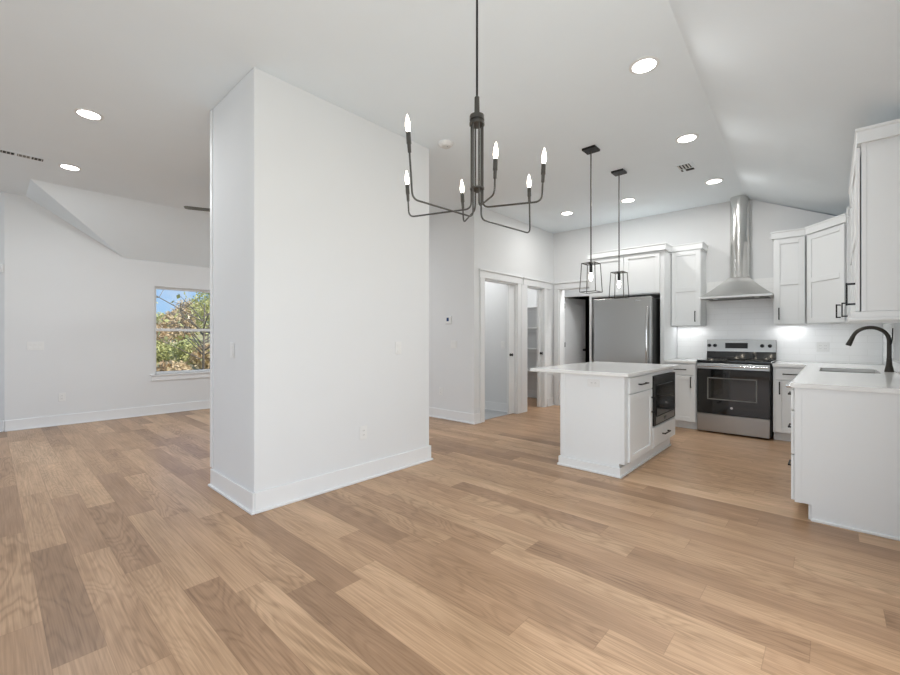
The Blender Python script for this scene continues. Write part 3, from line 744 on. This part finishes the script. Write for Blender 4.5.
plate('white outlet low on the right face of the big central wall block', (-2.918, 2.122, .40), R(90))
plate('white light switch on the narrow shaded face of the central wall block', (-3.292, 1.22, 1.107), 0, kind='switch')
plate('white three-gang switch plate on the far left wall', (XW + .001, .42, 1.088), R(90), 3, 'switch')
plate('white outlet low on the far left wall above the baseboard', (XW + .001, .679, .385), R(90))
plate('white double switch plate below the thermostat', (-4.045, 4.529, 1.10), 0, 2, 'switch')
plate('white outlet low on the wall below the thermostat', (-4.30, 4.529, .404), 0)
plate('white switch inside the laundry room seen through the doorway', (-3.935, 5.599, 1.08), 0, 1, 'switch')
plate('white double outlet on the tile backsplash right of the range', (-.081, YB - .0115, 1.085), 0, 2)
t = thing('thermostat', 'small white thermostat with blue screen on the wall above the double switch', 'thermostat', (-4.14, 4.529, 1.455))
MB().box(-.055, .055, -.02, -.0005, -.055, .055).build('housing', 'plate', t, bevel=.004)
MB().box(-.028, .014, -.0215, -.0203, -.018, .034).build('screen', 'screen', t)
t = thing('wall_sensor', 'small white wall sensor high on the left wall at the left edge', 'sensor', (-7.832, .10, 2.08), R(45))
MB().box(-.05, .05, -.022, -.003, -.05, .05).build('housing', 'plate', t, bevel=.004)
MB().box(-.012, .012, -.0235, -.0222, .015, .03).build('sensor_eye', 'slot', t)
# pantry shelves
for z in (.565, .99, 1.40, 1.80):
    names = {.565: 'lowest white pantry shelf seen through the second doorway', .99: 'second lowest white pantry shelf seen through the second doorway',
             1.40: 'second highest white pantry shelf seen through the second doorway', 1.80: 'highest white pantry shelf seen through the second doorway'}
    t = thing('pantry_shelf', names[z], 'shelf', (0, 0, 0), 0, 'pantry shelves')
    MB().box(-5.295, -3.80, 7.02, 7.328, z - .022, z).build('shelf_board', 'trim', t, bevel=.001)
    MB().box(-5.295, -3.80, 7.309, 7.328, z - .085, z - .0225).build('cleat', 'trim', t)

# ------------------------------------------------------------------ range
t = thing('range', 'stainless steel electric range with black glass oven door', 'stove', (-.9025, 6.14, 0)); hw = .3795
MB().box(-hw, hw, 0, .60, .03, .893).build('range_body', 'dark', t)
MB().box(-hw, hw, -.032, .545, .8935, .915).build('cooktop', 'glassb', t, bevel=.004)
mb = MB()
for cx, cy, r in ((-.2, .13, .11), (.2, .13, .09), (-.2, .40, .08), (.2, .40, .10)):
    mb2 = MB(); seg = 28
    ring = []
    for k in range(seg):
        a_ = 2 * math.pi * k / seg; ring.append((cx + r * math.cos(a_), cy + r * math.sin(a_), .9156))
    mb2.tube(ring + [ring[0]], .0006, 4, False); mb2.build('burner_ring', 'slot', t)
mb.bm.free()
d = MB().box(-hw + .004, hw - .012, -.035, -.002, .248, .802).build('oven_door', 'glassb', t, bevel=.003)
x0, x1, z0, z1 = -.250, .237, .437, .689
MB().box(x0, x1, -.0365, -.0352, z0, z1).build('oven_window', 'glassw', d)
mb = MB(); w_ = .012
mb.box(x0 - w_, x0, -.0368, -.0352, z0 - w_, z1 + w_).box(x1, x1 + w_, -.0368, -.0352, z0 - w_, z1 + w_).box(x0, x1, -.0368, -.0352, z0 - w_, z0).box(x0, x1, -.0368, -.0352, z1, z1 + w_)
mb.build('window_border', 'greyplastic', d)
MB().lathe([(.014, -.0362), (.014, -.0352)], (-.005, 0, .335), 20, 'y').build('badge', 'chrome', d)
MB().box(-hw + .004, hw - .012, -.036, -.002, .806, .876).build('door_rail', 'steel', t, bevel=.003)
mb = MB(); mb.tube([(-hw + .03, -.036, .845), (-hw + .03, -.062, .845)], .010, 10).tube([(hw - .04, -.036, .845), (hw - .04, -.062, .845)], .010, 10).tube([(-hw + .01, -.064, .845), (hw - .02, -.064, .845)], .011, 12)
mb.build('handle', 'chrome', t, smooth=True)
MB().box(-hw + .004, hw - .012, -.032, -.002, .022, .243).build('storage_drawer', 'steel', t, bevel=.004)
bgd = MB().prism([(.548, .916), (.618, .916), (.618, 1.168), (.572, 1.168), (.560, 1.01)], -hw, hw, 'x').build('backguard', 'glassb', t, bevel=.002)
bm_ = MB(); bm_.prism([(.5575, 1.012), (.5685, 1.012), (.580, 1.170), (.5695, 1.170)], -hw, hw, 'x'); bm_.build('control_panel', 'steel', t, bevel=.001)
for cx in (-.352, -.283, .238, .318):
    MB().lathe([(.0225, -.001), (.0225, -.010), (.018, -.013), (.017, -.030), (.012, -.033)], (cx, .560, 1.092), 18, 'y').build('knob', 'black', t, smooth=True)
MB().box(-.165, .085, .5585, .5655, 1.055, 1.128).build('display', 'dark', t)

# ------------------------------------------------------------------ hood
t = thing('range_hood', 'stainless steel chimney range hood above the range', 'range hood', (-.905, YB - .002, 0))
hz = 1.705
MB().box(-.38, .38, -.475, -.011, hz, hz + .028).build('rim', 'steell', t, bevel=.002)
mb = MB(); zz = hz + .0285
base = [(-.38, -.475), (.38, -.475), (.38, -.011), (-.38, -.011)]; prev = None; rows = []
for k in range(9):
    s = k / 8; zt_ = zz + (1.985 - zz) * (s ** 1.15)
    f_ = s
    tx, ty0, ty1 = .105, -.215, -.011
    rows.append([mb.bm.verts.new((x * (1 - f_) + (tx if x > 0 else -tx) * f_, (y * (1 - f_) + (ty0 if y < -.1 else ty1) * f_), zt_)) for x, y in base])
for k in range(8):
    for j in range(4): mb.bm.faces.new((rows[k][j], rows[k][(j + 1) % 4], rows[k + 1][(j + 1) % 4], rows[k + 1][j]))
mb.bm.faces.new(rows[0][::-1]); mb.bm.faces.new(rows[-1]); mb.build('canopy', 'steell', t)
for z0, z1, r, nm in ((1.986, 2.48, .106, 'lower_duct'), (2.481, 3.075, .101, 'upper_duct')):
    mb = MB(); P = [(r, -.004), (-r, -.004), (-r, -.11)]
    for k in range(0, 17):
        a_ = math.pi + math.pi * k / 16; P.append((r * math.cos(a_), -.11 + r * math.sin(a_)))
    if z1 > 3.0:
        A = [mb.bm.verts.new((x, y, z0)) for x, y in P]; B = [mb.bm.verts.new((x, y, min(CH, zs(x - .905)) - .001)) for x, y in P]
        mb.bm.faces.new(A); mb.bm.faces.new(B[::-1]); n_ = len(P)
        for i in range(n_): mb.bm.faces.new((A[i], B[i], B[(i + 1) % n_], A[(i + 1) % n_]))
    else: mb.prism(P, z0, z1)
    mb.build(nm, 'steelv', t, smooth=True)
MB().box(-.33, .33, -.42, -.05, hz - .004, hz - .0005).build('filter', 'greyplastic', t)
for x in (-.22, .22): MB().lathe([(.028, hz - .008), (.028, hz - .0045)], (x, -.40, 0), 16).build('hood_light', 'plate', t)

# ------------------------------------------------------------------ ceiling fixtures
cans = [((-.944, 2.996), 'recessed ceiling light nearest the camera above the kitchen, the largest on the right'),
        ((-.995, 4.36), 'recessed ceiling light second from front in the right kitchen row'),
        ((-1.032, 5.773), 'recessed ceiling light nearest the range hood duct'),
        ((-2.031, 5.792), 'recessed ceiling light above the refrigerator, between the pendants and the back wall'),
        ((-2.913, 5.787), 'recessed ceiling light nearest the kitchen back left corner'),
        ((-4.55, .561), 'recessed ceiling light nearer the camera of the two in the living room'),
        ((-6.117, .597), 'smaller recessed ceiling light beside the long vent in the living room')]
def can(x, y, z, label, watts):
    t = thing('recessed_light', label, 'ceiling light', (x, y, z), 0, 'recessed ceiling lights')
    mb = MB(); mb.lathe([(.074, -.001), (.095, -.001), (.095, -.005), (.080, -.009), (.074, -.008), (.074, -.001)], seg=32, cap=False); mb.build('trim_ring', 'plate', t, smooth=True)
    MB().lathe([(.073, -.0015), (.073, -.0065)], seg=32).build('lens', 'lens', t)
    l = bpy.data.lights.new('recessed_lamp', 'AREA'); l.shape = 'DISK'; l.size = .14; l.energy = watts; l.color = (1, .99, .975) if x > -4 else (.92, .96, 1.0)
    lo = bpy.data.objects.new('recessed_lamp', l); C.objects.link(lo); lo.parent = t; lo.location = (0, 0, -.0105)
for (x, y), lab in cans: can(x, y, CH, lab, CAN_W if x > -4 else CAN_W * 2)
for x, y, lab in ((-4.9, 2.8, 'unseen recessed fill light added over the passage behind the central wall block'), (-6.1, 3.3, 'unseen recessed fill light added over the living room behind the central wall block')): can(x, y, CH, lab, CAN_W * 1.7)  # two hidden cans added to brighten the walls behind the block
# unseen fill lamps added to brighten the small rooms behind
for n_, p_, e_ in (('laundry_fill', (-4.5, 5.1, 2.9), 9), ('pantry_fill', (-4.5, 6.4, 2.9), 10), ('back_hall_fill', (-2.6, 7.35, 2.9), 20)):
    l = bpy.data.lights.new(n_, 'AREA'); l.shape = 'DISK'; l.size = .3; l.energy = e_; lo = bpy.data.objects.new(n_, l); C.objects.link(lo); lo.location = p_
# vents
t = thing('ceiling_vent', 'small square ceiling vent in front of the range hood', 'vent', (-1.172, 5.094, CH), 0, 'ceiling vents')
MB().box(-.085, .085, -.125, .125, -.006, -.0005).build('vent_frame', 'ceil', t, bevel=.002)
for (a0, a1, b0, b1) in ((-.065, .05, -.10, .03), (-.065, -.045, .05, .10), (-.02, 0.06, .05, .11)):
    MB().box(a0, a1, b0, b1, -.0075, -.0062).build('opening', 'gap', t)
for k in range(4): MB().box(-.065 + .03 * k + .004, -.065 + .03 * k + .016, -.10, .03, -.0125, -.0078).build('louver', 'vent', t)
t = thing('ceiling_vent', 'long narrow linear ceiling vent at the left edge of the living room', 'vent', (-6.085, .23, CH), 0, 'ceiling vents')
MB().box(-.075, .075, -.20, .20, -.005, -.0005).build('vent_frame', 'ceil', t, bevel=.002)
for b0, b1, m_ in ((-.15, -.05, 'gap'), (-.035, .055, 'slot'), (.07, .155, 'gap')):
    MB().box(-.036, .036, b0, b1, -.0065, -.0052).build('opening', m_, t)
for k in range(11): MB().box(-.036, .036, -.14 + .028 * k, -.134 + .028 * k, -.0095, -.0067).build('louver', 'vent', t)
t = thing('smoke_detector', 'round white smoke detector on the ceiling behind the chandelier', 'smoke detector', (-2.716, 2.93, CH))
MB().lathe([(.072, -.0005), (.072, -.012), (.066, -.022), (.05, -.034), (.0, -.036)][:4], seg=32).build('housing', 'plate', t, smooth=True)
MB().lathe([(.045, -.0345), (.04, -.040)], seg=24).build('sensor_cap', 'vent', t, smooth=True)
MB().lathe([(.006, -.041), (.006, -.0402)], (.02, 0, 0), 10).build('indicator', 'slot', t)
# ceiling fan behind the central block, one blade tip shows
t = thing('ceiling_fan', 'dark bladed ceiling fan mostly hidden behind the central wall block', 'ceiling fan', (-5.35, 2.15, 0))
MB().lathe([(.07, CH - .0005), (.065, CH - .04), (.03, CH - .06)], seg=24).build('canopy', 'bronze', t, smooth=True)
MB().lathe([(.013, CH - .06), (.013, 2.81)], seg=12).build('downrod', 'bronze', t, smooth=True)
MB().lathe([(.03, 2.81), (.10, 2.80), (.115, 2.75), (.10, 2.71), (.05, 2.69)], seg=28).build('motor_housing', 'bronze', t, smooth=True)
vd = R(30)
for k in range(5):
    a_ = vd + k * 2 * math.pi / 5
    mb = MB(); mb.prism([(.10, -.03), (.22, -.055), (.63, -.062), (.66, -.04), (.66, .04), (.63, .062), (.22, .055), (.10, .03)], 2.722, 2.729)
    o = mb.build('blade', 'gun', t); o.rotation_euler = (0, 0, a_)

# ------------------------------------------------------------------ pendants
def pendant(x, y, label):
    t = thing('pendant_light', label, 'pendant light', (x, y, 0), 0, 'pendant lights over the island')
    MB().box(-.065, .065, -.065, .065, CH - .022, CH - .0005).build('canopy', 'black', t, bevel=.002)
    zt, zb = 1.925, 1.645
    MB().lathe([(.0065, zt), (.0065, CH - .022)], seg=10).build('rod', 'gun', t, smooth=True)
    a, b, r = .066, .080, .0042
    top = [(sx * a, sy * a, zt) for sx, sy in ((-1, -1), (1, -1), (1, 1), (-1, 1))]
    bot = [(sx * b, sy * b, zb) for sx, sy in ((-1, -1), (1, -1), (1, 1), (-1, 1))]
    mb = MB()
    for k in range(4):
        mb.tube([top[k], top[(k + 1) % 4]], r, 4).tube([bot[k], bot[(k + 1) % 4]], r, 4).tube([top[k], bot[k]], r, 4)
    mb.tube([(-a, 0, zt), (a, 0, zt)], r, 4).tube([(0, -a, zt), (0, a, zt)], r, 4)
    mb.build('frame', 'gun', t)
    MB().lathe([(.014, zt - .003), (.014, zt - .085), (.011, zt - .09)], seg=14).build('socket', 'black', t, smooth=True)
    mb = MB(); mb.lathe([(.008, zt - .0905), (.014, zt - .105), (.0165, zt - .13), (.012, zt - .155), (.004, zt - .172)], seg=14)
    mb.build('bulb', 'bulb', t, smooth=True)
pendant(-1.748, 3.975, 'black cage pendant light nearer the camera, the left one over the island')
pendant(-1.756, 4.73, 'black cage pendant light farther back, the right one over the island')

# ------------------------------------------------------------------ chandelier
z0c = 2.10; l0c = .0643 * z0c
def wp(z, l, Z):      # camera depth and lateral offset measured from the photo, as a world point
    a_ = R(42.29); return Vector((-math.sin(a_) * z + math.cos(a_) * l, math.cos(a_) * z + math.sin(a_) * l, Z))
cc = wp(z0c, l0c, 0)
t = thing('chandelier', 'black six-arm candle chandelier hanging from a long rod', 'chandelier', (cc.x, cc.y, 0))
MB().lathe([(.065, CH - .0005), (.065, CH - .02), (.02, CH - .03)], seg=24).build('canopy', 'black', t, smooth=True)
MB().lathe([(.0055, 2.40), (.0055, CH - .03)], seg=10).build('rod', 'black', t, smooth=True)
MB().lathe([(.008, 2.405), (.0125, 2.40), (.0135, 2.32), (.012, 2.312)], seg=16).build('stem', 'gun', t, smooth=True)
MB().lathe([(.012, 2.312), (.036, 2.309), (.037, 2.306), (.037, 2.286), (.030, 2.285), (.030, 2.274), (.038, 2.273), (.038, 2.262), (.02, 2.260)], seg=24).build('top_ring', 'gun', t, smooth=True)
MB().lathe([(.02, 1.950), (.036, 1.948), (.036, 1.940), (.02, 1.936), (.012, 1.925)], seg=24).build('bottom_ring', 'gun', t, smooth=True)
k_ = .27
#         z(units) corner px x, y      top px x, y (sleeve top)
arms = [(6.64, 412.5, 199.0, 408.3, 132.2), (8.30, 409.0, 217.0, 407.3, 184.9), (8.72, 463.5, 222.8, 462.3, 193.2),
        (6.95, 494.5, 194.0, 495.5, 159.2), (7.35, 541.8, 201.5, 543.7, 164.0), (8.85, 530.0, 233.5, 529.2, 187.7)]
for z, cx, cy, tx, ty in arms:
    z *= k_
    pc = wp(z, (cx - 450) / 420 * z, H + (337.5 - cy) / 420 * z) - Vector((cc.x, cc.y, 0))
    pt = wp(z, (tx - 450) / 420 * z, H + (337.5 - ty) / 420 * z) - Vector((cc.x, cc.y, 0))
    dr = Vector((pc.x, pc.y, 0)).normalized()
    a0 = dr * .030
    path = round_path([(a0.x, a0.y, 2.265), (a0.x, a0.y, pc.z + .004), tuple(pc), tuple(pt + (pc - pt).normalized() * .085)], .035, 7)
    arm = MB().tube(path, .0043, 8).build('arm', 'gun', t, smooth=True)
    dn = (pt - pc).normalized()
    MB().tube([pt - dn * .088, pt - dn * .086, pt - dn * .05, pt - dn * .048, pt - dn * .046, pt], [.005, .0075, .0085, .011, .0105, .0105], 12).build('candle_sleeve', 'gun', arm, smooth=True)
    MB().tube([pt + dn * .001, pt + dn * .012, pt + dn * .028, pt + dn * .045, pt + dn * .062, pt + dn * .076], [.006, .0095, .011, .009, .005, .0012], 12).build('bulb', 'bulb', arm, smooth=True)

# ------------------------------------------------------------------ outdoors behind the left window
def foliage_mat(name, c1, c2, c3):
    m = bpy.data.materials.new(name); m.use_nodes = True; n = m.node_tree; b = n.nodes['Principled BSDF']
    tc = n.nodes.new('ShaderNodeTexCoord'); tx = n.nodes.new('ShaderNodeTexNoise'); tx.inputs['Scale'].default_value = 1.3; tx.inputs['Detail'].default_value = 8
    cr = n.nodes.new('ShaderNodeValToRGB'); e = cr.color_ramp.elements; e[0].position = .32; e[0].color = c1; e[1].position = .68; e[1].color = c3
    q = e.new(.5); q.color = c2
    n.links.new(tc.outputs['Object'], tx.inputs[0]); n.links.new(tx.outputs[0], cr.inputs[0]); n.links.new(cr.outputs[0], b.inputs['Base Color'])
    b.inputs['Roughness'].default_value = .85; return m
M['grass'] = foliage_mat('hillside_grass', srgb(150, 150, 95), srgb(185, 175, 130), srgb(205, 192, 150))
M['leaf1'] = foliage_mat('autumn_leaves', srgb(170, 140, 105), srgb(205, 180, 140), srgb(220, 205, 170))
M['leaf2'] = foliage_mat('olive_leaves', srgb(150, 155, 90), srgb(190, 190, 125), srgb(215, 210, 150))
M['bark'] = foliage_mat('grey_bark', srgb(80, 72, 62), srgb(120, 110, 98), srgb(150, 140, 125))
mb = MB(); nx, ny = 14, 14; G = {}
for i in range(nx + 1):
    for j in range(ny + 1):
        x = -9.2 - 40 * i / nx; y = -14 + 44 * j / ny
        G[i, j] = mb.bm.verts.new((x, y, -.6 + max(0, (-x - 14)) * .075 + random.uniform(-.1, .1) + max(0, y - 4) * .05))
for i in range(nx):
    for j in range(ny): mb.bm.faces.new((G[i, j], G[i + 1, j], G[i + 1, j + 1], G[i, j + 1]))
tag(mb.build('hillside', 'grass'), kind='structure')
struct('lawn', MB().box(XE + .8, 40, -25, 35, -.5, -.2), 'grass')
rd = random.Random(3)
def ground(x, y): return -.6 + max(0, (-x - 14)) * .075 + max(0, y - 4) * .05
def tree(x, y, h, r, leaf, label, n=700, bare=False, name='tree'):
    t = thing(name, label, 'tree', (x, y, ground(x, y) - .1), 0, 'trees outside the window')
    mb = MB(); mb.tube([(0, 0, 0), (.05, 0, h * .4), (0, .05, h * .8)], [.05 * h / 4, .035 * h / 4, .012], 7)
    for k in range(26 if bare else 7):
        z = h * rd.uniform(.3, .7); a = rd.uniform(0, 6.28); L_ = r * (rd.uniform(.7, 1.2) if bare else rd.uniform(.5, .8))
        e1 = Vector((math.cos(a) * L_ * .6, math.sin(a) * L_ * .6, z + L_ * .35)); e2 = Vector((math.cos(a + .3) * L_, math.sin(a + .3) * L_, z + L_ * .5))
        mb.tube([(0, 0, z), e1, e2], [.02, .012, .005], 5)
        if bare:
            for q in range(3):
                e3 = e1 + Vector((rd.uniform(-1, 1), rd.uniform(-1, 1), rd.uniform(-.2, .8))) * L_ * .4; mb.tube([e1, e3], [.012, .004], 4)
    mb.build('trunk', 'bark', t)
    mb = MB()
    for k in range(n):
        a = rd.uniform(0, 6.28); u = rd.uniform(-1, 1); q = rd.random() ** .4
        s = math.sqrt(1 - u * u); c = Vector((math.cos(a) * s * r * q, math.sin(a) * s * r * q, h * .62 + u * q * h * .42))
        c += Vector((rd.gauss(0, .1), rd.gauss(0, .1), rd.gauss(0, .1)))
        sz = rd.uniform(.025, .06); v1 = Vector((rd.gauss(0, 1), rd.gauss(0, 1), rd.gauss(0, 1))).normalized() * sz; v2 = Vector((rd.gauss(0, 1), rd.gauss(0, 1), rd.gauss(0, 1))).normalized() * sz
        mb.bm.faces.new([mb.bm.verts.new(c + p_) for p_ in (-v1 - v2, v1 - v2, v1 + v2, v2 - v1)])
    mb.build('foliage', leaf, t)
def ray(px, z):     # ground position seen at a column of the photo at a given depth
    k = (px - 450) / 420; a_ = R(42.29)
    return (-math.sin(a_) + k * math.cos(a_)) * z, (math.cos(a_) + k * math.sin(a_)) * z
spec = [(152, 21.5, 1.6, .75, 'leaf1'), (164, 30, 1.7, .95, 'leaf2'), (178, 24.5, 2.2, .9, 'leaf1'), (191, 34, 2.7, 1.3, 'leaf1'), (208, 27.5, 3.4, 1.1, 'leaf2'),
        (157, 19, .9, .6, 'leaf2'), (173, 14.5, .7, .42, 'leaf1'), (188, 18, 1.1, .6, 'leaf2'), (206, 17.2, 1.0, .45, 'leaf1')]
labs = ['low tan tree at the left edge of the window view', 'olive tree behind the left part of the window view', 'rusty brown tree in the middle of the window view',
        'taller tan tree right of centre in the window view', 'tall olive tree at the right edge of the window view', 'low olive bush at the lower left of the window view',
        'low brown bush at the bottom centre of the window view', 'olive bush at the bottom right of the window view', 'brown bush at the lower right corner of the window view']
for (px, z, h, r, lf), lb in zip(spec, labs):
    x, y = ray(px, z); tree(x, y, h, r, lf, lb, n=3200)
x, y = ray(203, 12.5); tree(x, y, 3.6, 1.6, 'leaf2', 'thin bare tree with dark branches across the upper right window pane', n=120, bare=True)
